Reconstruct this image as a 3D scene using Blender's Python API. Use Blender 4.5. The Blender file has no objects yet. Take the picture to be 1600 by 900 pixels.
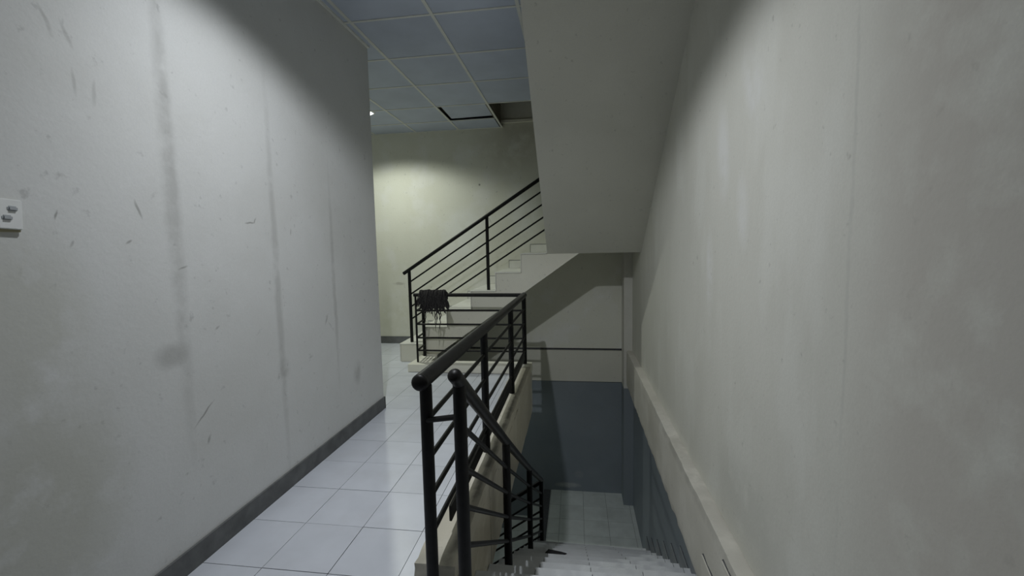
import bpy, bmesh, math, random
from mathutils import Vector, Matrix, noise
from mathutils.geometry import tessellate_polygon
random.seed(7)
scene = bpy.context.scene
COL = scene.collection

# ------------------------------------------------------------------ camera
CAM_ROWS = [[0.9897769, 0.1411559, -0.0204152], [-0.0075083, -0.0913719, -0.9957885], [-0.1424268, 0.9857617, -0.089378]]
FOCAL_PX = 696.782
cam_data = bpy.data.cameras.new('camera')
cam_data.sensor_width = 36.0
cam_data.lens = 36.0 * FOCAL_PX / 1600.0
cam_data.clip_start = 0.02
cam = bpy.data.objects.new('camera', cam_data)
COL.objects.link(cam)
_r, _d, _f = [Vector(r) for r in CAM_ROWS]
cam.matrix_world = Matrix(((_r.x, -_d.x, -_f.x, 0.0), (_r.y, -_d.y, -_f.y, 0.0), (_r.z, -_d.z, -_f.z, 1.47), (0, 0, 0, 1)))
scene.camera = cam

# ------------------------------------------------------------------ world, exposure
world = bpy.data.worlds.new('world')
scene.world = world
world.use_nodes = True
world.node_tree.nodes['Background'].inputs[0].default_value = (0.5, 0.55, 0.6, 1)
world.node_tree.nodes['Background'].inputs[1].default_value = 0.02
scene.view_settings.view_transform = 'Standard'
scene.view_settings.look = 'None'
scene.view_settings.gamma = 1.0
scene.view_settings.use_curve_mapping = False
scene.view_settings.exposure = 0.0
scene.cycles.max_bounces = 12
scene.cycles.diffuse_bounces = 8

# ------------------------------------------------------------------ main dimensions (metres; z = 0 is the corridor floor)
HC = 3.242            # ceiling height
YB = 6.65             # back wall
XL = -1.79            # corridor wall
XR = 0.775            # stair wall above the ledge
ZL = -2.29            # half landing below
LAMPS = [  # x, y, z, power, colour, half angle, edge blend, size, lean of the fitting (x, y degrees), lean of the bulb, cosine power
    (-0.88, 1.55, HC, 205.0, (0.925, 0.96, 1.0), 69.0, 0.30, 0.035, (3.0, 6.0), (9.0, 27.0), 2.2),
    (-2.62, 5.60, HC, 125.0, (0.95, 1.0, 0.90), 74.0, 0.35, 0.035, (0.0, 0.0), (0.0, 0.0), 1.3),
    (-1.95, 5.62, -0.30, 16.0, (0.90, 1.0, 0.95), 85.0, 0.30, 0.20, (0.0, 0.0), (0.0, 0.0), 0.3),  # unseen fill lamp, added to brighten the lower flight and landing
]

# ------------------------------------------------------------------ helpers
def tag(o, label=None, cat=None, group=None, kind=None):
    if label: o['label'] = label
    if cat: o['category'] = cat
    if group: o['group'] = group
    if kind: o['kind'] = kind
    return o

def empty(name, loc=(0, 0, 0)):
    o = bpy.data.objects.new(name, None)
    o.empty_display_size = 0.1
    o.location = loc
    COL.objects.link(o)
    return o

def link(name, me, parent=None):
    o = bpy.data.objects.new(name, me)
    COL.objects.link(o)
    if parent is not None:
        o.parent = parent
        # every builder works in room coordinates
        p = Vector((0, 0, 0)); q = parent
        while q is not None:
            p += q.location; q = q.parent
        o.location = -p
    return o

def finish(name, bm, m, parent=None, smooth=False):
    bmesh.ops.recalc_face_normals(bm, faces=bm.faces[:])
    me = bpy.data.meshes.new(name)
    bm.to_mesh(me); bm.free()
    me.materials.append(m)
    if smooth:
        me.polygons.foreach_set('use_smooth', [True] * len(me.polygons))
        me.set_sharp_from_angle(angle=math.radians(40))
    return link(name, me, parent)

def bx(bm, x0, x1, y0, y1, z0, z1):
    v = [bm.verts.new((x, y, z)) for x in (x0, x1) for y in (y0, y1) for z in (z0, z1)]
    for f in ((0, 1, 3, 2), (4, 6, 7, 5), (0, 4, 5, 1), (2, 3, 7, 6), (0, 2, 6, 4), (1, 5, 7, 3)):
        bm.faces.new([v[i] for i in f])

def box(name, x0, x1, y0, y1, z0, z1, m, parent=None, bevel=0.0):
    bm = bmesh.new(); bx(bm, x0, x1, y0, y1, z0, z1)
    if bevel:
        bmesh.ops.bevel(bm, geom=bm.edges[:], offset=bevel, segments=2, affect='EDGES', profile=0.6)
    return finish(name, bm, m, parent)

_cache = {}
def piece(name, x0, x1, y0, y1, z0, z1, m, parent):
    """A cheap box piece; alike sizes share one mesh."""
    key = (name, round(x1 - x0, 3), round(y1 - y0, 3), round(z1 - z0, 3), m.name)
    if key not in _cache:
        bm = bmesh.new()
        hx, hy, hz = (x1 - x0) / 2, (y1 - y0) / 2, (z1 - z0) / 2
        bx(bm, -hx, hx, -hy, hy, -hz, hz)
        bmesh.ops.recalc_face_normals(bm, faces=bm.faces[:])
        me = bpy.data.meshes.new(name); bm.to_mesh(me); bm.free(); me.materials.append(m)
        _cache[key] = me
    o = link(name, _cache[key], parent)
    o.location = o.location + Vector(((x0 + x1) / 2, (y0 + y1) / 2, (z0 + z1) / 2))
    return o

def rough_box(name, x0, x1, y0, y1, z0, z1, m, parent=None, cell=0.05, amp=0.004, seed=0.0):
    """Cast concrete: a box with a fine grid, its skin slightly uneven and its edges chipped."""
    bm = bmesh.new()
    n = [max(1, min(70, round((b - a) / cell))) for a, b in ((x0, x1), (y0, y1), (z0, z1))]
    lo, hi = (x0, y0, z0), (x1, y1, z1)
    vs = {}
    def vert(i, j, k):
        if (i, j, k) not in vs:
            p = Vector([lo[a] + (hi[a] - lo[a]) * (i, j, k)[a] / n[a] for a in range(3)])
            on = sum((i, j, k)[a] in (0, n[a]) for a in range(3))
            d = noise.noise_vector(p * 9.0 + Vector((seed, seed, seed))) * amp
            if on >= 2:
                c = Vector([(lo[a] + hi[a]) / 2 for a in range(3)])
                q = p - c
                chip = max(0.0, noise.noise(p * 14.0 + Vector((seed, 3, 1)))) * amp * 2.2 + amp * 0.6
                for a in range(3):
                    if (i, j, k)[a] in (0, n[a]):
                        q[a] -= math.copysign(chip, q[a])
                p = c + q
            vs[(i, j, k)] = bm.verts.new(p + d)
        return vs[(i, j, k)]
    for a in range(3):
        b, c = (a + 1) % 3, (a + 2) % 3
        for side in (0, n[a]):
            for u in range(n[b]):
                for w in range(n[c]):
                    q = []
                    for du, dw in ((0, 0), (1, 0), (1, 1), (0, 1)):
                        ix = [0, 0, 0]; ix[a] = side; ix[b] = u + du; ix[c] = w + dw
                        q.append(vert(*ix))
                    bm.faces.new(q)
    return finish(name, bm, m, parent, smooth=True)

def prism(name, prof, axis, a, b, m, parent=None):
    """Extrude a closed profile along x (prof = y,z) or y (prof = x,z)."""
    bm = bmesh.new()
    f = (lambda p, t: (t, p[0], p[1])) if axis == 'x' else (lambda p, t: (p[0], t, p[1]))
    A = [bm.verts.new(f(p, a)) for p in prof]
    B = [bm.verts.new(f(p, b)) for p in prof]
    n = len(prof)
    for tri in tessellate_polygon([[Vector((p[0], p[1], 0)) for p in prof]]):
        bm.faces.new([A[i] for i in tri]); bm.faces.new([B[i] for i in tri][::-1])
    for i in range(n):
        bm.faces.new((A[i], B[i], B[(i + 1) % n], A[(i + 1) % n]))
    return finish(name, bm, m, parent)

def sweep(bm, pts, rad, n=12, cap=True, ball=0.0):
    """Round bar along a polyline; ball rounds the start over that length."""
    pts = [Vector(p) for p in pts]
    rad = rad if isinstance(rad, (list, tuple)) else [rad] * len(pts)
    if ball:
        d = (pts[1] - pts[0]).normalized(); p0, r0 = pts[0], rad[0]
        pre, prr = [], []
        for k in range(5):
            t = k / 5.0
            pre.append(p0 + d * ball * (t - 0.0) * 1.0); prr.append(r0 * math.sqrt(max(0.02, 1 - (1 - t) ** 2)))
        pts = pre + [p0 + d * ball] + pts[1:]; rad = prr + [r0] + list(rad[1:])
    tan = []
    for i in range(len(pts)):
        a = pts[max(i - 1, 0)]; b = pts[min(i + 1, len(pts) - 1)]
        tan.append((b - a).normalized())
    up = Vector((0, 0, 1)) if abs(tan[0].z) < 0.9 else Vector((1, 0, 0))
    nrm = tan[0].cross(up).normalized()
    rings = []
    for i, p in enumerate(pts):
        nrm = (nrm - tan[i] * nrm.dot(tan[i])).normalized()
        bi = tan[i].cross(nrm)
        rings.append([bm.verts.new(p + (nrm * math.cos(2 * math.pi * k / n) + bi * math.sin(2 * math.pi * k / n)) * rad[i]) for k in range(n)])
    for r0, r1 in zip(rings, rings[1:]):
        for k in range(n):
            bm.faces.new((r0[k], r0[(k + 1) % n], r1[(k + 1) % n], r1[k]))
    if cap:
        bm.faces.new(rings[0][::-1]); bm.faces.new(rings[-1])

def bar(name, pts, r, m, parent, n=12, ball=0.0):
    bm = bmesh.new(); sweep(bm, pts, r, n, True, ball)
    return finish(name, bm, m, parent, smooth=True)

# ------------------------------------------------------------------ materials
def nt(name):
    m = bpy.data.materials.new(name); m.use_nodes = True
    t = m.node_tree
    return m, t, t.nodes['Principled BSDF']

def N(t, kind, **kw):
    n = t.nodes.new(kind)
    for k, v in kw.items(): setattr(n, k, v)
    return n

def coords(t, warp=0.0, scale=3.0):
    g = N(t, 'ShaderNodeNewGeometry')
    v = g.outputs['Position']
    if warp:
        nz = N(t, 'ShaderNodeTexNoise'); nz.inputs['Scale'].default_value = scale; nz.inputs['Detail'].default_value = 3
        t.links.new(v, nz.inputs['Vector'])
        s = N(t, 'ShaderNodeVectorMath', operation='SUBTRACT'); s.inputs[1].default_value = (.5, .5, .5)
        t.links.new(nz.outputs['Color'], s.inputs[0])
        a = N(t, 'ShaderNodeVectorMath', operation='MULTIPLY_ADD'); a.inputs[1].default_value = (warp,) * 3
        t.links.new(s.outputs[0], a.inputs[0]); t.links.new(v, a.inputs[2])
        v = a.outputs[0]
    return v

def noise_mask(t, v, scale, lo, hi, detail=4, stretch=(1, 1, 1), rough=0.55, off=(0, 0, 0)):
    mp = N(t, 'ShaderNodeMapping'); mp.inputs['Scale'].default_value = stretch; mp.inputs['Location'].default_value = off
    t.links.new(v, mp.inputs['Vector'])
    nz = N(t, 'ShaderNodeTexNoise'); nz.inputs['Scale'].default_value = scale
    nz.inputs['Detail'].default_value = detail; nz.inputs['Roughness'].default_value = rough
    t.links.new(mp.outputs[0], nz.inputs['Vector'])
    r = N(t, 'ShaderNodeMapRange'); r.inputs['From Min'].default_value = lo; r.inputs['From Max'].default_value = hi
    t.links.new(nz.outputs['Fac'], r.inputs['Value'])
    return r.outputs[0]

def spot_mask(t, v, loc, rot, size, gain=1.6):
    """One soft mark on a surface, centred at loc."""
    mp = N(t, 'ShaderNodeMapping', vector_type='TEXTURE')
    mp.inputs['Location'].default_value = loc; mp.inputs['Rotation'].default_value = rot; mp.inputs['Scale'].default_value = size
    t.links.new(v, mp.inputs['Vector'])
    g = N(t, 'ShaderNodeTexGradient', gradient_type='SPHERICAL'); t.links.new(mp.outputs[0], g.inputs[0])
    mu = N(t, 'ShaderNodeMath', operation='MULTIPLY', use_clamp=True); mu.inputs[1].default_value = gain
    t.links.new(g.outputs['Fac'], mu.inputs[0])
    return mu.outputs[0]

def scaled(t, f, k):
    mu = N(t, 'ShaderNodeMath', operation='MULTIPLY', use_clamp=True); mu.inputs[1].default_value = k
    t.links.new(f, mu.inputs[0]); return mu.outputs[0]

def times(t, a, b):
    mu = N(t, 'ShaderNodeMath', operation='MULTIPLY', use_clamp=True)
    t.links.new(a, mu.inputs[0]); t.links.new(b, mu.inputs[1]); return mu.outputs[0]

def mix(t, fac, a, b):
    x = N(t, 'ShaderNodeMix', data_type='RGBA')
    if isinstance(fac, (int, float)): x.inputs[0].default_value = fac
    else: t.links.new(fac, x.inputs[0])
    for s, c in ((x.inputs[6], a), (x.inputs[7], b)):
        if isinstance(c, tuple): s.default_value = c + (1,) if len(c) == 3 else c
        else: t.links.new(c, s)
    return x.outputs[2]

def bump(t, p, v, scale=60, strength=0.15, dist=0.004, detail=4, extra=None):
    nz = N(t, 'ShaderNodeTexNoise'); nz.inputs['Scale'].default_value = scale; nz.inputs['Detail'].default_value = detail
    t.links.new(v, nz.inputs['Vector'])
    b = N(t, 'ShaderNodeBump'); b.inputs['Strength'].default_value = strength; b.inputs['Distance'].default_value = dist
    t.links.new(nz.outputs['Fac'], b.inputs['Height'])
    t.links.new(b.outputs[0], p.inputs['Normal'])

def plaster(name, base, dirt, light, marks=(), rough=0.85, split=None, patch=0.35, grime=0.5, specks=0.5, stretch=(1, 1, 1)):
    base, dirt, light = [tuple(min(0.78, x * PAINT) for x in c_) for c_ in (base, dirt, light)]
    m, t, p = nt(name)
    v = coords(t); w = coords(t, 0.03, 9.0)
    c = mix(t, scaled(t, noise_mask(t, v, 1.3, 0.42, 0.68, 5, stretch), grime), base, dirt)
    c = mix(t, scaled(t, noise_mask(t, v, 2.2, 0.52, 0.64, 3, stretch, off=(3, 7, 1)), patch), c, light)
    c = mix(t, scaled(t, noise_mask(t, v, 22, 0.66, 0.76, 3, off=(9, 2, 5)), specks), c, tuple(x * 0.55 for x in base))
    c = mix(t, scaled(t, noise_mask(t, v, 130, 0.35, 0.75, 2), 0.16), c, tuple(x * 0.7 for x in base))
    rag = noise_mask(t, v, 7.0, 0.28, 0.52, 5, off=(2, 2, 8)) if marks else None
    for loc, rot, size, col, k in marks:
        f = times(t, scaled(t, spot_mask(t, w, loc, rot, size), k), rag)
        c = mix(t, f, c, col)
    if split:
        zz, col = split
        sp = N(t, 'ShaderNodeSeparateXYZ'); t.links.new(w, sp.inputs[0])
        lt = N(t, 'ShaderNodeMath', operation='LESS_THAN'); lt.inputs[1].default_value = zz
        t.links.new(sp.outputs[2], lt.inputs[0])
        c = mix(t, lt.outputs[0], c, col)
    t.links.new(c, p.inputs['Base Color'])
    p.inputs['Roughness'].default_value = rough
    p.inputs['Specular IOR Level'].default_value = 0.3
    bump(t, p, v, 45, 0.25, 0.004)
    return m

def simple(name, col, rough=0.5, spec=0.5, metal=0.0, var=0.0, vscale=12, bmp=0.0, objvar=0.0, dirt=None):
    m, t, p = nt(name)
    v = coords(t)
    c = col
    if var:
        c = mix(t, noise_mask(t, v, vscale, 0.3, 0.7, 5), tuple(x * (1 - var) for x in col), tuple(min(1, x * (1 + var)) for x in col))
    if dirt:
        c = mix(t, scaled(t, noise_mask(t, v, 4.0, 0.5, 0.75, 5, off=(1, 4, 2)), dirt[1]), c, dirt[0])
    if objvar:
        oi = N(t, 'ShaderNodeObjectInfo')
        hs = N(t, 'ShaderNodeHueSaturation')
        r = N(t, 'ShaderNodeMapRange'); r.inputs['To Min'].default_value = 1 - objvar; r.inputs['To Max'].default_value = 1 + objvar
        t.links.new(oi.outputs['Random'], r.inputs['Value']); t.links.new(r.outputs[0], hs.inputs['Value'])
        if isinstance(c, tuple): hs.inputs['Color'].default_value = c + (1,)
        else: t.links.new(c, hs.inputs['Color'])
        c = hs.outputs[0]
    if isinstance(c, tuple): p.inputs['Base Color'].default_value = c + (1,)
    else: t.links.new(c, p.inputs['Base Color'])
    p.inputs['Roughness'].default_value = rough
    p.inputs['Specular IOR Level'].default_value = spec
    p.inputs['Metallic'].default_value = metal
    if bmp: bump(t, p, v, 90, bmp, 0.003)
    return m

def emit(name, col, s):
    m, t, p = nt(name)
    p.inputs['Base Color'].default_value = col + (1,)
    p.inputs['Emission Color'].default_value = col + (1,)
    p.inputs['Emission Strength'].default_value = s
    return m

PAINT = 1.36            # how pale all painted and cement surfaces are
GREY = (0.30, 0.30, 0.285)
R_ = math.radians
left_marks = [
    # three long vertical water streaks, then scuffs
    ((XL, 1.79, 1.75), (0, 0, 0), (1, 0.055, 1.35), (0.36, 0.36, 0.345), 0.42),
    ((XL, 1.80, 2.10), (0, 0, 0), (1, 0.030, 0.60), (0.36, 0.36, 0.345), 0.25),
    ((XL, 2.465, 1.30), (0, 0, 0), (1, 0.038, 1.35), (0.36, 0.36, 0.345), 0.40),
    ((XL, 3.10, 1.25), (0, 0, 0), (1, 0.030, 0.95), (0.36, 0.36, 0.345), 0.38),
    ((XL, 1.72, 1.02), (0, 0, 0), (1, 0.10, 0.07), GREY, 0.45),
    ((XL, 2.47, 0.75), (0, 0, 0), (1, 0.07, 0.10), GREY, 0.35),
    ((XL, 3.38, 0.48), (0, 0, 0), (1, 0.08, 0.12), GREY, 0.40),
    ((XL, 1.87, 0.70), (R_(35), 0, 0), (1, 0.09, 0.006), GREY, 0.8),
    ((XL, 1.985, 1.10), (R_(20), 0, 0), (1, 0.022, 0.008), GREY, 0.8),
    ((XL, 1.88, 0.565), (R_(70), 0, 0), (1, 0.03, 0.010), GREY, 0.9),
    ((XL, 2.27, 1.64), (R_(10), 0, 0), (1, 0.045, 0.006), GREY, 0.9),
    ((XL, 2.31, 1.655), (R_(60), 0, 0), (1, 0.02, 0.006), GREY, 0.9),
    ((XL, 2.62, 1.60), (R_(85), 0, 0), (1, 0.03, 0.006), GREY, 0.7),
    ((XL, 1.63, 1.66), (R_(105), 0, 0), (1, 0.05, 0.008), GREY, 0.7),
    ((XL, 1.325, 1.62), (R_(75), 0, 0), (1, 0.020, 0.005), GREY, 0.8),
    ((XL, 1.37, 1.52), (R_(60), 0, 0), (1, 0.016, 0.006), GREY, 0.8),
    ((XL, 1.58, 1.525), (R_(30), 0, 0), (1, 0.018, 0.007), GREY, 0.8),
    ((XL, 1.815, 1.41), (R_(15), 0, 0), (1, 0.035, 0.006), GREY, 0.8),
    ((XL, 1.36, 2.28), (R_(110), 0, 0), (1, 0.06, 0.010), GREY, 0.45),
    ((XL, 1.42, 2.26), (R_(110), 0, 0), (1, 0.06, 0.010), GREY, 0.35),
    ((XL, 1.43, 2.10), (R_(95), 0, 0), (1, 0.06, 0.010), GREY, 0.35),
    ((XL, 1.50, 2.08), (R_(85), 0, 0), (1, 0.06, 0.010), GREY, 0.30),
    ((XL, 2.97, 0.98), (R_(60), 0, 0), (1, 0.06, 0.010), GREY, 0.7),
    ((XL, 3.02, 0.93), (R_(-50), 0, 0), (1, 0.05, 0.008), GREY, 0.7),
    ((XL, 1.21, 1.25), (0, 0, 0), (1, 0.25, 0.40), (0.48, 0.48, 0.41), 0.45),
    ((XL, 1.20, 0.60), (0, 0, 0), (1, 0.35, 0.55), (0.44, 0.44, 0.37), 0.55),
]
M = {}
M['wall_left'] = plaster('left wall paint', (0.50, 0.505, 0.497), (0.42, 0.42, 0.40), (0.54, 0.545, 0.54), left_marks, patch=0.25, grime=0.5)
right_marks = [
    ((XR, 2.55, 1.95), (R_(80), 0, 0), (1, 0.30, 0.12), (0.75, 0.75, 0.73), 0.6),
    ((XR, 2.15, 2.15), (R_(60), 0, 0), (1, 0.28, 0.12), (0.75, 0.75, 0.73), 0.6),
    ((XR, 2.75, 1.30), (R_(85), 0, 0), (1, 0.30, 0.08), (0.75, 0.75, 0.73), 0.6),
    ((XR, 2.25, 1.62), (R_(80), 0, 0), (1, 0.22, 0.09), (0.74, 0.74, 0.72), 0.5),
    ((XR, 3.60, 0.45), (R_(85), 0, 0), (1, 0.20, 0.04), (0.74, 0.74, 0.69), 0.5),
    ((XR, 1.00, 1.40), (0, 0, 0), (1, 0.42, 1.9), (0.54, 0.51, 0.46), 0.7),
    ((XR, 1.405, 1.50), (0, 0, 0), (1, 0.012, 1.3), (0.50, 0.50, 0.46), 0.35),
    ((XR, 2.10, 0.25), (0, 0, 0), (1, 0.5, 0.25), (0.5, 0.5, 0.45), 0.4),
]
M['wall_right'] = plaster('stair wall plaster', (0.49, 0.485, 0.44), (0.43, 0.425, 0.38), (0.54, 0.54, 0.50), right_marks, patch=0.45, grime=0.6, stretch=(1, 1.4, 0.6))
back_marks = [
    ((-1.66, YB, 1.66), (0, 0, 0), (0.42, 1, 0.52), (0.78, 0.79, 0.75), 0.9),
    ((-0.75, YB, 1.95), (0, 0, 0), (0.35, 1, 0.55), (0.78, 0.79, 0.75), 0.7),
    ((-2.75, YB, 0.95), (0, 0, 0), (0.12, 1, 0.03), (0.50, 0.49, 0.43), 0.9),
    ((-2.80, YB, 0.40), (0, 0, 0), (0.5, 1, 0.45), (0.60, 0.60, 0.49), 0.6),
    ((-1.35, YB, 1.95), (0, R_(-60), 0), (0.12, 1, 0.012), (0.52, 0.52, 0.46), 0.8),
    ((-1.28, YB, 1.90), (0, R_(60), 0), (0.08, 1, 0.010), (0.52, 0.52, 0.46), 0.8),
    ((-0.9, YB, 3.05), (0, 0, 0), (0.7, 1, 0.55), (0.52, 0.50, 0.42), 0.6),
    ((-1.42, YB, 2.42), (0, 0, 0), (0.02, 1, 0.02), (0.2, 0.2, 0.18), 0.9),
]
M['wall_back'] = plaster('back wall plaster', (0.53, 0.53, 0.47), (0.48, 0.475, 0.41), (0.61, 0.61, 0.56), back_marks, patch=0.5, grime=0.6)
M['concrete'] = plaster('painted concrete', (0.48, 0.475, 0.42), (0.42, 0.415, 0.36), (0.52, 0.515, 0.46), rough=0.9, patch=0.3)
M['flight'] = plaster('painted stair side', (0.57, 0.56, 0.49), (0.52, 0.51, 0.44), (0.58, 0.57, 0.50), rough=0.9, patch=0.3)
M['soffit'] = plaster('rough painted soffit', (0.49, 0.485, 0.435), (0.45, 0.445, 0.395), (0.52, 0.515, 0.465), rough=0.9, patch=0.3)
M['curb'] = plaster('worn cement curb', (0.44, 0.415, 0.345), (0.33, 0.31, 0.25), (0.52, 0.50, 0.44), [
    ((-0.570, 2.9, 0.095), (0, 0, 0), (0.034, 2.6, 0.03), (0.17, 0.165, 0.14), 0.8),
    ((-0.66, 1.80, 0.05), (0, 0, 0), (0.2, 0.10, 0.12), (0.20, 0.195, 0.17), 0.5),
    ((-0.53, 2.55, -0.30), (0, 0, 0), (0.05, 0.012, 0.42), (0.12, 0.11, 0.09), 0.8),
    ((-0.53, 2.3, -0.20), (0, 0, 0), (0.05, 0.5, 0.22), (0.30, 0.26, 0.17), 0.5),
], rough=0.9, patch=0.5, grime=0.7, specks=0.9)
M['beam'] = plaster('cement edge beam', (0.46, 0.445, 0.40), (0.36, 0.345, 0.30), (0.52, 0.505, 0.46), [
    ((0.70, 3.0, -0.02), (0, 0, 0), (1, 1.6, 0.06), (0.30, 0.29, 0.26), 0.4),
], rough=0.9, patch=0.5, grime=0.7)
BLUE = (0.165, 0.188, 0.205)
M['blue'] = plaster('blue gloss dado paint', BLUE, (0.13, 0.155, 0.18), (0.18, 0.21, 0.24), [
    ((-0.15, YB, -2.20), (0, 0, 0), (0.22, 1, 0.05), (0.45, 0.46, 0.45), 0.7),
    ((0.02, YB, -2.02), (0, 0, 0), (0.08, 1, 0.08), (0.30, 0.32, 0.33), 0.4),
], rough=0.45, patch=0.3, grime=0.5, specks=0.2)
M['pilaster'] = plaster('two colour column paint', (0.46, 0.455, 0.42), (0.39, 0.385, 0.35), (0.50, 0.495, 0.46), rough=0.8, split=(-0.55, tuple(x * PAINT for x in BLUE)))
M['tile'] = simple('pale ceramic floor tile', (0.62, 0.645, 0.70), 0.33, 0.5, var=0.05, vscale=5, objvar=0.04, dirt=((0.52, 0.53, 0.55), 0.35))
M['stair_tile'] = simple('pale ceramic stair tile', (0.58, 0.60, 0.62), 0.4, 0.5, var=0.06, vscale=6, objvar=0.06, dirt=((0.44, 0.45, 0.45), 0.5))
M['landing_tile'] = simple('worn ceramic landing tile', (0.56, 0.60, 0.585), 0.45, 0.4, var=0.08, vscale=7, objvar=0.05, dirt=((0.42, 0.45, 0.43), 0.5))
M['side_tile'] = simple('grimy grey skirting tile', (0.23, 0.25, 0.26), 0.5, 0.4, var=0.12, vscale=8, objvar=0.06)
M['white_tile'] = simple('white stair tile', (0.72, 0.72, 0.67), 0.4, 0.5, var=0.05, vscale=6, objvar=0.05, dirt=((0.56, 0.55, 0.48), 0.5))
M['grout'] = simple('dark grout', (0.08, 0.083, 0.09), 0.95, 0.2, var=0.2, vscale=30)
M['skirting'] = simple('grey cement skirting', (0.13, 0.135, 0.135), 0.7, 0.3, var=0.25, vscale=9, bmp=0.2)
M['panel'] = simple('blue grey ceiling board', (0.50, 0.55, 0.655), 0.8, 0.3, var=0.06, vscale=3, objvar=0.04)
M['strip'] = simple('cream ceiling strip', (0.70, 0.71, 0.67), 0.6, 0.3, var=0.06, vscale=10)
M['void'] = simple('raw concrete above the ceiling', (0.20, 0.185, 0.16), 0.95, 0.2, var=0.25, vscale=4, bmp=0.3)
M['rail'] = simple('black gloss railing paint', (0.008, 0.008, 0.008), 0.5, 0.22, var=0.4, vscale=25, bmp=0.06)
M['rail_worn'] = simple('black handrail paint worn grey', (0.010, 0.0098, 0.0095), 0.42, 0.22, var=0.5, vscale=18, bmp=0.08)
M['mop'] = simple('dark wet yarn', (0.032, 0.030, 0.031), 0.85, 0.2, var=0.6, vscale=60)
M['scrap'] = simple('dark scrap', (0.02, 0.02, 0.022), 0.7, 0.3)
M['plastic'] = simple('aged white plastic', (0.80, 0.81, 0.80), 0.35, 0.5, var=0.04)
M['plastic_box'] = simple('yellowed plastic box', (0.34, 0.31, 0.19), 0.5, 0.4, var=0.1)
M['rocker'] = simple('grey switch button', (0.40, 0.42, 0.44), 0.3, 0.5)
M['metal'] = simple('white lamp ring', (0.7, 0.7, 0.7), 0.4, 0.5)

# ------------------------------------------------------------------ the shell
def struct(o): o['kind'] = 'structure'; return o

struct(box('wall_left', XL - 0.15, XL, -3.0, 3.85, 0.0, HC + 0.10, M['wall_left']))
struct(box('wall_hall', -5.0, XL - 0.15, 3.70, 3.85, 0.0, HC + 0.10, M['wall_back']))
struct(box('wall_far_left', -5.15, -5.0, 3.70, YB + 0.2, 0.0, HC + 0.10, M['wall_back']))
struct(box('wall_back', -5.15, XR, YB, YB + 0.2, -0.045, 4.1, M['wall_back']))
struct(box('wall_right', XR, XR + 0.2, -3.0, YB + 0.2, 0.0, 4.1, M['wall_right']))
struct(box('wall_front', XL - 0.15, XR + 0.2, -3.15, -3.0, 0.0, HC + 0.10, M['wall_left']))
struct(box('wall_lower_back', -3.2, 0.796, YB, YB + 0.2, -4.7, -0.552, M['blue']))
struct(box('wall_lower_right', 0.796, XR + 0.2, 1.4, YB + 0.2, -4.7, 0.0, M['blue']))
struct(box('wall_lower_left', -3.35, -3.2, 1.4, YB + 0.2, -4.7, -0.12, M['wall_back']))
struct(box('wall_lower_front', -3.35, XR + 0.2, 1.2, 1.4, -4.7, -0.12, M['wall_back']))
struct(box('floor_lower', -3.35, XR + 0.2, 1.2, YB + 0.2, -4.85, -4.7, M['landing_tile']))
# edge beams round the stairwell
struct(box('trim_1', -3.2, 0.68, YB - 0.02, YB + 0.2, -0.548, -0.078, M['concrete']))
box_back_joint = struct(box('trim_2', -3.2, 0.69, YB + 0.02, YB + 0.2, -0.078, -0.045, M['grout']))
struct(rough_box('trim_3', 0.692, 0.80, 1.80, 6.345, -0.49, 0.0, M['beam'], cell=0.045, amp=0.005, seed=4.0))
struct(box('pilaster', 0.66, 0.80, 6.34, YB, ZL, 3.6, M['pilaster']))
# baseboards
struct(box('baseboard_left', XL, XL + 0.012, -3.0, 3.862, 0.0, 0.108, M['skirting']))
struct(box('baseboard_hall', -5.0, XL + 0.012, 3.85, 3.862, 0.0, 0.108, M['skirting']))
struct(box('baseboard_back', -5.0, -2.31, YB - 0.012, YB, 0.0, 0.112, M['skirting']))

# corridor floor: slab with one tile object per tile
bm = bmesh.new()
bx(bm, XL - 0.15, -0.60, -3.0, 5.05, -0.15, -0.004)
bx(bm, -0.60, -0.53, -3.0, 1.80, -0.15, -0.004)
bx(bm, -0.53, XR + 0.1, -3.0, 1.80, -0.15, -0.004)
bx(bm, -5.15, XL - 0.15, 3.70, YB, -0.15, -0.004)
bx(bm, XL - 0.15, -1.80, 5.05, YB, -0.15, -0.004)
floor = struct(finish('floor', bm, M['grout']))
TX, TY, GAP = 0.3310, 0.3456, 0.0016
X0, Y0 = -1.137, 1.776
def tiles(xa, xb, ya, yb, parent, m, z1=0.0, x0=X0, y0=Y0, tx=TX, ty=TY, name='tile'):
    i0 = math.floor((xa - x0) / tx); i1 = math.ceil((xb - x0) / tx)
    j0 = math.floor((ya - y0) / ty); j1 = math.ceil((yb - y0) / ty)
    for i in range(i0, i1):
        for j in range(j0, j1):
            a, b = max(xa, x0 + i * tx + GAP), min(xb, x0 + (i + 1) * tx - GAP)
            c, d = max(ya, y0 + j * ty + GAP), min(yb, y0 + (j + 1) * ty - GAP)
            if b - a > 0.012 and d - c > 0.012:
                dz = random.uniform(-0.0006, 0.0006)
                piece(name, a, b, c, d, z1 - 0.004 + dz, z1 + dz, m, parent)
tiles(XL + 0.012, -0.722, 0.05, 5.045, floor, M['tile'])
tiles(-0.722, XR, 0.05, 1.79, floor, M['tile'])
tiles(-3.5, XL + 0.012, 3.862, YB - 0.012, floor, M['tile'])
tiles(XL + 0.012, -2.03 + 0.3, 5.045, 5.046, floor, M['tile'])

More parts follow.
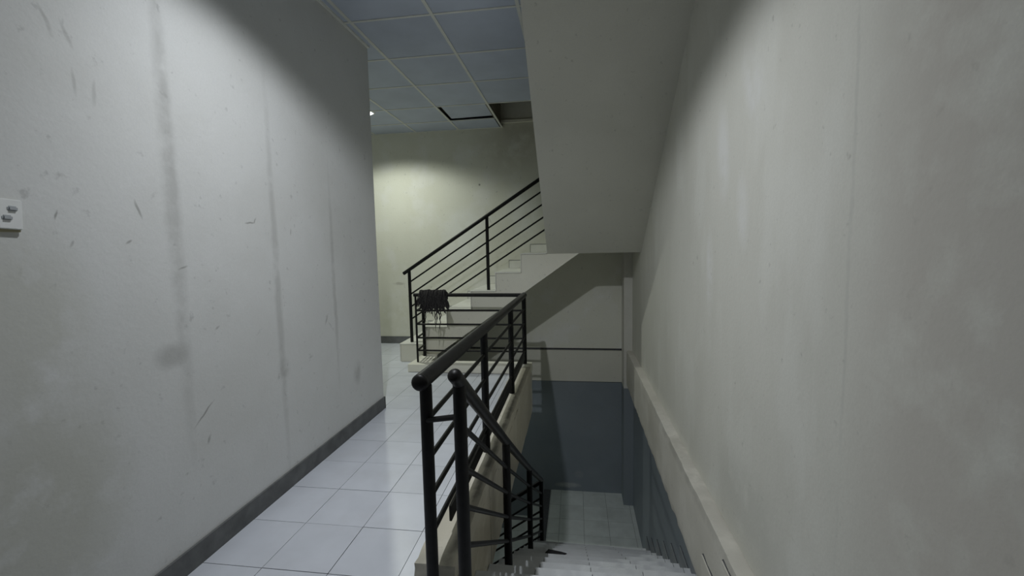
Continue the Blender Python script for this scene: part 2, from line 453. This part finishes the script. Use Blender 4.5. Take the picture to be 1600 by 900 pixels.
# ceiling: slab backing, boards one by one, cover strips
bm = bmesh.new()
bx(bm, -5.15, -0.35, -3.0, 5.565, HC + 0.10, HC + 0.22)
bx(bm, -5.15, -1.075, 5.565, YB, HC + 0.10, HC + 0.22)
bx(bm, -0.35, XR + 0.1, -3.0, 2.30, HC + 0.02, HC + 0.22)
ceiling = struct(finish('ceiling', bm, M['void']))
CX = [-4.997, -4.342, -3.687, -3.032, -2.377, -1.716, -1.064, -0.409, -0.36]
CY = [-2.82, -2.13, -1.43, -0.74, -0.05, 0.645, 1.34, 2.035, 2.73, 3.422, 4.118, 4.812, 5.545, 6.18, YB]
cells = [-3.0] + CY
for i, (xa, xb) in enumerate(zip(CX, CX[1:])):
    for ya, yb in zip(cells, cells[1:]):
        if xb > -0.42 and yb > 5.6: continue
        if xa > -1.1 and yb > 5.6: continue
        if xb <= XL - 0.5 and yb < 3.5: continue
        x0, x1 = xa, xb
        if yb <= 3.9 and x0 < XL: x0 = XL
        if x1 - x0 < 0.02: continue
        o = piece('ceiling_board', x0 + 0.002, x1 - 0.002, ya + 0.002, yb - 0.002, HC, HC + 0.008, M['panel'], ceiling)
        if abs(xa + 1.716) < 0.01 and abs(ya - 5.545) < 0.01:      # one board has slipped out of line
            o.location.z += 0.022; o.location.x += 0.018; o.location.y -= 0.03; o.scale = (0.93, 1, 1); o.rotation_euler = (0, R_(-1.2), R_(1.0))
for x in CX[1:-1]:
    y0 = 3.85 if x < XL else -3.0
    y1 = YB
    piece('ceiling_strip', x - 0.013, x + 0.013, y0, y1 if x < -0.5 else 5.57, HC - 0.006, HC, M['strip'], ceiling)
for y in CY[:-1]:
    x0 = -5.0 if y > 3.85 else XL
    x1 = -1.07 if y > 5.6 else -0.36
    piece('ceiling_strip', x0, x1, y - 0.010, y + 0.010, HC - 0.0065, HC - 0.0005, M['strip'], ceiling)
piece('ceiling_strip', XL, XL + 0.022, -3.0, 3.85, HC - 0.012, HC, M['strip'], ceiling)
piece('ceiling_strip', -5.0, -1.06, YB - 0.016, YB, HC - 0.010, HC, M['strip'], ceiling)
# what shows through the missing boards: box sides and the slab above
bm = bmesh.new()
bx(bm, -1.095, -1.078, 5.565, YB, HC, HC + 0.72)
bx(bm, -1.078, 0.0, 5.545, 5.565, HC + 0.035, HC + 0.72)
bx(bm, -1.095, XR, 2.30, YB, HC + 0.72, HC + 0.86)
bx(bm, -0.35, XR, 2.28, 2.30, HC + 0.02, HC + 0.72)
bx(bm, -0.36, -0.345, 2.30, 5.565, HC + 0.005, HC + 0.72)
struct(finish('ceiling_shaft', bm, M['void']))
struct(box('trim_4', -1.07, -0.36, YB - 0.03, YB, HC + 0.05, HC + 0.09, M['flight']))

# ------------------------------------------------------------------ staircases
RUN, RISE = 0.325, 0.2314
# flight going up along the back wall, with its half landing
up = empty('staircase', (-2.3, 6.09, 0))
tag(up, 'beige concrete staircase rising along the back wall behind the black railings', 'staircase')
prof = [(-2.30, 0.0)]
for k in range(7):
    prof += [(-2.30 + RUN * k, RISE * (k + 1)), (-2.30 + RUN * (k + 1), RISE * (k + 1))]
prof = prof[:-1] + [(XR, RISE * 7), (XR, 1.39), (0.04, 1.39), (-1.946, 0.0)]
prof[0] = (-2.30, 0.0)
prism('flight', prof, 'y', 5.535, YB, M['flight'], up)
YJ = [5.52, 5.87, 6.26, YB]
for k in range(7):
    xa = -2.30 + RUN * k; zt = RISE * (k + 1)
    xb = xa + RUN if k < 6 else XR
    for ya, yb in zip(YJ, YJ[1:]):
        piece('riser_tile', xa - 0.010, xa - 0.001, ya + 0.001, yb - 0.001, zt - RISE + 0.009, zt, M['white_tile'], up)
        piece('tread_tile', xa - 0.016, xb - 0.012, ya + 0.001, yb - 0.001, zt + 0.0005, zt + 0.010, M['white_tile'], up)
    if k < 6:
        piece('skirting_tile', xa + 0.007, xb - 0.016, YB - 0.014, YB - 0.006, zt + 0.012, zt + 0.125, M['white_tile'], up)
        piece('skirting_joint', xa + 0.001, xb - 0.010, YB - 0.008, YB, zt + 0.012, zt + 0.131, M['grout'], up)

# top flight, coming back over the stairwell towards the camera
top = empty('staircase', (0.2, 5.5, 1.62))
tag(top, 'grey sloping underside of the concrete staircase overhead, against the stair wall', 'staircase')
zt = RISE * 7
prof = [(5.535, 1.388)]
sl = RISE / 0.33
yy = 2.25
prof.append((yy, 1.388 + sl * (5.535 - yy)))
ks = []
y = 5.535; z = zt
steps = [(5.535, zt)]
while y > yy + 0.34:
    z += RISE; steps.append((y, z)); y -= 0.33; steps.append((y, z))
steps.append((yy, z))
prof = prof + steps[::-1]
prism('flight', prof, 'x', -0.352, XR, M['soffit'], top)

# flight going down from the corridor to the landing
LR, LN = 0.2082, 11
down = empty('staircase', (0.13, 1.80, 0))
tag(down, 'tiled staircase going down from the corridor to the lower landing', 'staircase')
prof = [(1.80, -0.004), (1.80, -0.45), (5.10, ZL - 0.25), (YB, ZL - 0.25), (YB, ZL - 0.006), (5.10, ZL - 0.006)]
for j in range(1, LN):
    yn = 5.10 - 0.33 * (j - 1)
    prof += [(yn, ZL + LR * j - 0.006), (yn - 0.33, ZL + LR * j - 0.006)]
prof = prof[:-1] + [(1.80, ZL + LR * (LN - 1) - 0.006)]
prism('flight', prof, 'x', -0.52, 0.795, M['grout'], down)
XJ = [-0.53, -0.25, 0.08, 0.41, 0.74, 0.795]
for j in range(1, LN + 1):
    yn = 5.10 - 0.33 * (j - 1); zt = ZL + LR * j
    for xa, xb in zip(XJ, XJ[1:]):
        if j < LN:
            piece('tread_tile', xa + 0.002, xb - 0.002, yn - 0.33 + 0.012, yn + 0.012, zt - 0.006, zt + random.uniform(-0.0008, 0.0008), M['stair_tile'], down)
        piece('riser_tile', xa + 0.002, xb - 0.002, yn + 0.001, yn + 0.009, zt - LR + 0.002, zt - 0.008, M['stair_tile'], down)
    if j < LN:
        if j < 9:
            piece('skirting_tile', 0.785, 0.792, yn - 0.318, yn - 0.005, zt + 0.002, zt + 0.155, M['side_tile'], down)
            piece('skirting_joint', 0.791, 0.796, yn - 0.325, yn + 0.001, zt + 0.002, zt + 0.161, M['grout'], down)
        else:
            piece('skirting_tile', 0.680, 0.688, yn - 0.322, yn + 0.006, zt + 0.002, zt + 0.160, M['beam'], down)
            piece('skirting_joint', 0.687, 0.700, yn - 0.330, yn + 0.011, zt + 0.002, zt + 0.165, M['grout'], down)
tiles(-0.40, 0.795, 5.112, YB - 0.001, down, M['landing_tile'], z1=ZL, x0=0.08, y0=5.10 + 0.146, tx=0.33, ty=0.334, name='landing_tile')

# flight going on down to the left from the landing
low = empty('staircase', (-0.4, 5.9, ZL))
tag(low, 'staircase continuing down to the left under the corridor beam, seen through the railing', 'staircase')
prof = [(-0.402, ZL)]
for k in range(8):
    prof += [(-0.402 - 0.33 * k, ZL - RISE * (k + 1)), (-0.402 - 0.33 * (k + 1), ZL - RISE * (k + 1))]
prof += [(-0.402 - 0.33 * 8, ZL - RISE * 8 - 0.35), (-0.402, ZL - 0.35)]
prism('flight', prof[1:], 'y', 5.16, YB, M['grout'], low)
for k in range(8):
    xa = -0.402 - 0.33 * k; zt = ZL - RISE * (k + 1)
    for ya, yb in ((5.16, 5.50), (5.50, 5.88), (5.88, 6.26), (6.26, YB)):
        piece('tread_tile', xa - 0.33 - 0.012, xa - 0.010, ya + 0.002, yb - 0.002, zt, zt + 0.008, M['landing_tile'], low)
        piece('riser_tile', xa - 0.009, xa - 0.001, ya + 0.002, yb - 0.002, zt + 0.009, zt + RISE - 0.002, M['landing_tile'], low)

# ------------------------------------------------------------------ curbs on the edge of the stairwell
c1 = empty('curb', (-0.62, 3.4, 0)); tag(c1, 'worn cement curb along the corridor edge, carrying the long black railing', 'curb')
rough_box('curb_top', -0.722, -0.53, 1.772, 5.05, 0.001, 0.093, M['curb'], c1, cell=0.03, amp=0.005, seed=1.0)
rough_box('edge_beam', -0.70, -0.531, 1.80, 5.05, -0.50, 0.004, M['curb'], c1, cell=0.09, amp=0.003, seed=2.0)
c2 = empty('curb', (-1.3, 5.15, 0)); tag(c2, 'low pale curb across the far end of the stairwell, in front of the rising stairs', 'curb')
rough_box('curb_top', -2.025, -0.53, 5.052, 5.27, 0.001, 0.093, M['flight'], c2, cell=0.06, amp=0.002, seed=3.0)
rough_box('curb_end', -2.024, -1.80, 5.272, 5.53, 0.001, 0.092, M['flight'], c2, cell=0.06, amp=0.002, seed=5.0)
rough_box('edge_beam', -1.80, -0.534, 5.06, 5.26, -0.50, -0.002, M['beam'], c2, cell=0.1, amp=0.003, seed=6.0)

# ------------------------------------------------------------------ railings
TUBE, POST, ROD = 0.034, 0.0255, 0.0118
RX, RY = -0.612, 5.18
r1 = empty('railing', (RX, 1.71, 0.093))
tag(r1, 'long black metal railing along the corridor edge, turning the corner at its far end', 'railing')
ZT = 0.922
BZ = [0.760, 0.592, 0.425, 0.262]
bar('handrail', [(RX, 1.625, 0.950), (RX, 3.4, 0.93), (RX, RY + 0.02, 0.912)], TUBE, M['rail_worn'], r1, 20, 0.018)
bar('handrail', [(-1.96, RY, 0.925), (RX + 0.02, RY, 0.915)], 0.022, M['rail'], r1, 14)
for yp, zb in ((1.71, 0.0), (2.875, 0.085), (4.10, 0.085), (RY, 0.085)):
    bar('post', [(RX, yp, zb), (RX, yp, 0.92)], POST, M['rail'], r1, 16)
for z in BZ:
    bar('rail_bar', [(RX, 1.71, z + 0.012), (RX, RY, z - 0.012)], ROD, M['rail'], r1)
for z in (0.733, 0.565, 0.398, 0.240):
    bar('rail_bar', [(-1.938, RY - 0.005, z), (RX, RY - 0.005, z)], ROD * 0.95, M['rail'], r1)
    bar('rail_bar', [(-1.938, RY - 0.005, z), (-1.96, 5.50, z)], ROD * 0.95, M['rail'], r1)
bar('post', [(-1.938, RY - 0.005, 0.088), (-1.938, RY - 0.005, 0.93)], 0.0125, M['rail'], r1)
bar('post', [(-1.962, 5.50, 0.088), (-1.962, 5.50, 0.87)], 0.021, M['rail'], r1)

SX = -0.44
r2 = empty('railing', (SX, 1.60, 0))
tag(r2, 'black metal railing sloping down beside the descending stairs to the lower landing', 'railing')
path = [(1.525, 1.022), (2.60, 0.300), (3.87, -0.525), (5.19, -1.350)]
bar('handrail', [(SX, y, z) for y, z in path], 0.027, M['rail_worn'], r2, 20, 0.02)
def zat(y):
    for (ya, za), (yb, zb) in zip(path, path[1:]):
        if y <= yb or (yb, zb) == path[-1]:
            return za + (zb - za) * (y - ya) / (yb - ya)
for yp, zb in ((1.60, 0.0), (2.645, -0.626), (3.915, -1.458), (5.18, ZL)):
    bar('post', [(SX, yp, zb), (SX, yp, zat(yp))], POST, M['rail'], r2, 16)
for d in (0.170, 0.335, 0.495, 0.655):
    bar('rail_bar', [(SX, yp, zat(yp) - d) for yp in (1.60, 2.645, 3.915, 5.18)], ROD, M['rail'], r2)
box('toe_plate', RX - 0.006, RX + 0.006, 1.99, RY - 0.03, 0.155, 0.232, M['rail'], r1)
bar('tie_bar', [(RX, 1.70, 0.775), (SX, 1.61, 0.832)], ROD, M['rail'], r2)
bar('handrail', [(SX, 5.18, -1.365), (-1.9, 5.18, -1.365 - 1.46 * 0.70)], 0.026, M['rail'], r2, 14)
for d in (0.205, 0.37, 0.53, 0.69):
    bar('rail_bar', [(SX, 5.18, -1.365 - d), (-1.9, 5.18, -1.365 - d - 1.46 * 0.70)], ROD, M['rail'], r2)
bar('post', [(-1.85, 5.18, ZL - 5 * RISE), (-1.85, 5.18, -1.365 - 1.41 * 0.70)], POST, M['rail'], r2, 14)

UY = 5.645
r3 = empty('railing', (-2.19, UY, 0.24))
tag(r3, 'black metal railing climbing the stairs along the pale back wall', 'railing')
a, b = Vector((-2.265, UY, 1.160)), Vector((-0.30, UY, 2.405))
s3 = (b.z - a.z) / (b.x - a.x)
z3 = lambda x: a.z + s3 * (x - a.x)
bar('handrail', [a, b], 0.023, M['rail'], r3, 16)
for xp, zb in ((-2.185, RISE + 0.01), (-1.122, 4 * RISE + 0.01), (-0.30, 7 * RISE + 0.01)):
    bar('post', [(xp, UY, zb), (xp, UY, z3(xp))], 0.021, M['rail'], r3, 14)
for d in (0.165, 0.33, 0.495, 0.66):
    bar('rail_bar', [(-2.185, UY, z3(-2.185) - d), (-0.30, UY, z3(-0.30) - d)], 0.0105, M['rail'], r3)

# ------------------------------------------------------------------ the wet mop thrown over the rail
mop = empty('mop_head', (-1.71, RY, 0.95))
tag(mop, 'dark stringy mop head draped over the black rail at the foot of the rising stairs', 'mop')
bm = bmesh.new()
def strand(bm, x, back, front, sx, r):
    zc = 0.925; pts = []
    rr = 0.026 + random.uniform(0.002, 0.034)
    for k in range(4):
        pts.append((x + random.uniform(-.012, .012), RY + rr * 0.9 + random.uniform(0, .012), zc - back * (1 - k / 4.0)))
    for k in range(6):
        an = math.pi * k / 5.0
        pts.append((x + sx * 0.15 + random.uniform(-.006, .006), RY + rr * math.cos(an), zc + rr * math.sin(an)))
    n = max(3, int(front / 0.03))
    xx = x + sx * 0.2
    for k in range(1, n + 1):
        xx += sx / n + random.uniform(-.011, .011)
        pts.append((xx, RY - rr - random.uniform(0, .010), zc - front * k / n))
    sweep(bm, pts, [r] * (len(pts) - 1) + [r * 0.5], 6)
for k in range(120):
    x = random.uniform(-1.875, -1.56)
    e = 1 - abs((x + 1.70) / 0.20) ** 2
    strand(bm, x, random.uniform(.05, .16), random.uniform(.07, .15) + 0.10 * max(0, e) * random.random(), random.uniform(-.05, .06), random.uniform(.006, .011))
finish('mop_yarn', bm, M['mop'], mop, smooth=True)['kind'] = 'stuff'
for x, l in ((-1.80, .24), (-1.765, .33), (-1.745, .26), (-1.70, .30), (-1.675, .40), (-1.655, .27), (-1.60, .42), (-1.585, .30), (-1.545, .22), (-1.72, .36)):
    bm = bmesh.new(); strand(bm, x, .06, l, random.uniform(-.005, .015), 0.0052)
    finish('strand', bm, M['mop'], mop, smooth=True)

# ------------------------------------------------------------------ switch on the corridor wall
sw = empty('light_switch', (XL, 1.15, 1.56))
tag(sw, 'white plastic double light switch in a surface box on the corridor wall', 'switch')
box('switch_box', XL - 0.001, XL + 0.009, 1.105, 1.219, 1.553, 1.655, M['plastic_box'], sw, 0.003)
def slab_rot(name, cx, cy, cz, sx, sy, sz, m, ang, bev):
    bm = bmesh.new(); bx(bm, -sx / 2, sx / 2, -sy / 2, sy / 2, -sz / 2, sz / 2)
    bmesh.ops.bevel(bm, geom=bm.edges[:], offset=bev, segments=2, affect='EDGES')
    bmesh.ops.transform(bm, matrix=Matrix.Translation((cx, cy, cz)) @ Matrix.Rotation(ang, 4, 'X'), verts=bm.verts[:])
    return finish(name, bm, m, sw, True)
slab_rot('switch_plate', XL + 0.012, 1.165, 1.611, 0.008, 0.118, 0.096, M['plastic'], R_(-3), 0.003)
for cy, cz in ((1.197, 1.627), (1.181, 1.598)):
    slab_rot('switch_button', XL + 0.017, cy, cz, 0.010, 0.027, 0.016, M['rocker'], R_(-3), 0.004)

# ------------------------------------------------------------------ scrap lying on a stair
bm = bmesh.new()
outl = [(1.0 * x, y, 1.6 * z) for x, y, z in [(-0.095, 0.00, .004), (-0.06, 0.055, .010), (0.00, 0.030, .016), (0.055, 0.042, .006), (0.105, 0.03, .004), (0.045, -0.02, .012), (0.03, -0.065, .004), (-0.05, -0.060, .008)]]
cx, cy, cz = -0.205, 3.730, ZL + 5 * LR + 0.001
lo = [bm.verts.new((cx + x, cy + y, cz)) for x, y, z in outl]
hi = [bm.verts.new((cx + x, cy + y, cz + z)) for x, y, z in outl]
mid = bm.verts.new((cx, cy, cz + 0.034))
n = len(outl)
for k in range(n):
    bm.faces.new((lo[k], lo[(k + 1) % n], hi[(k + 1) % n], hi[k]))
    bm.faces.new((hi[k], hi[(k + 1) % n], mid))
bm.faces.new(lo[::-1])
tag(finish('litter_scrap', bm, M['scrap']), 'small black crumpled scrap lying on a stair near the bottom', 'litter')

# ------------------------------------------------------------------ recessed lamps and the added lower fill lamp
def lathe(bm, prof, c, n=32):
    rings = [[bm.verts.new((c[0] + r * math.cos(2 * math.pi * k / n), c[1] + r * math.sin(2 * math.pi * k / n), z)) for k in range(n)] for r, z in prof]
    for a_, b_ in zip(rings, rings[1:]):
        for k in range(n):
            bm.faces.new((a_[k], a_[(k + 1) % n], b_[(k + 1) % n], b_[k]))
for i, (lx, ly, lz, pw, colr, half, bl, size, lean, blean, cosp) in enumerate(LAMPS):
    L = empty('ceiling_lamp', (lx, ly, lz))
    tag(L, ('round recessed lamp in the corridor ceiling, over the head of the stairs', 'small bright lamp on the far ceiling, just past the corner of the corridor wall',
            'unseen fill lamp added on the lower storey, under the corridor floor')[i], 'lamp')
    bm = bmesh.new(); lathe(bm, [(0.058, lz - 0.001), (0.058, lz - 0.010), (0.075, lz - 0.008), (0.080, lz - 0.001)], (lx, ly)); finish('lamp_ring', bm, M['metal'], L, True)
    bm = bmesh.new(); lathe(bm, [(0.001, lz - 0.034), (0.016, lz - 0.031), (0.027, lz - 0.020), (0.030, lz - 0.008), (0.030, lz - 0.001)], (lx, ly)); finish('bulb', bm, emit('lamp glow', colr, 12.0), L, True)
    ld = bpy.data.lights.new('lamp_light', 'SPOT')
    ld.energy = pw; ld.color = colr; ld.spot_size = R_(2 * half); ld.spot_blend = bl; ld.shadow_soft_size = size
    ld.use_nodes = True                          # a flat diffuser shines mostly straight ahead
    lt = ld.node_tree; em = lt.nodes['Emission']
    ge = N(lt, 'ShaderNodeNewGeometry'); po = N(lt, 'ShaderNodeMath', operation='POWER'); po.inputs[1].default_value = cosp
    dt = N(lt, 'ShaderNodeVectorMath', operation='DOT_PRODUCT'); dt.inputs[1].default_value = Vector((math.tan(R_(blean[0])), math.tan(R_(blean[1])), -1.0)).normalized()
    ab = N(lt, 'ShaderNodeMath', operation='ABSOLUTE')
    lt.links.new(ge.outputs['Incoming'], dt.inputs[0]); lt.links.new(dt.outputs['Value'], ab.inputs[0])
    lt.links.new(ab.outputs[0], po.inputs[0]); lt.links.new(po.outputs[0], em.inputs['Strength'])
    lo_ = bpy.data.objects.new('lamp_light', ld); COL.objects.link(lo_)
    lo_.parent = L; lo_.location = (0, 0, -0.062); lo_.rotation_euler = (R_(lean[1]), -R_(lean[0]), 0)
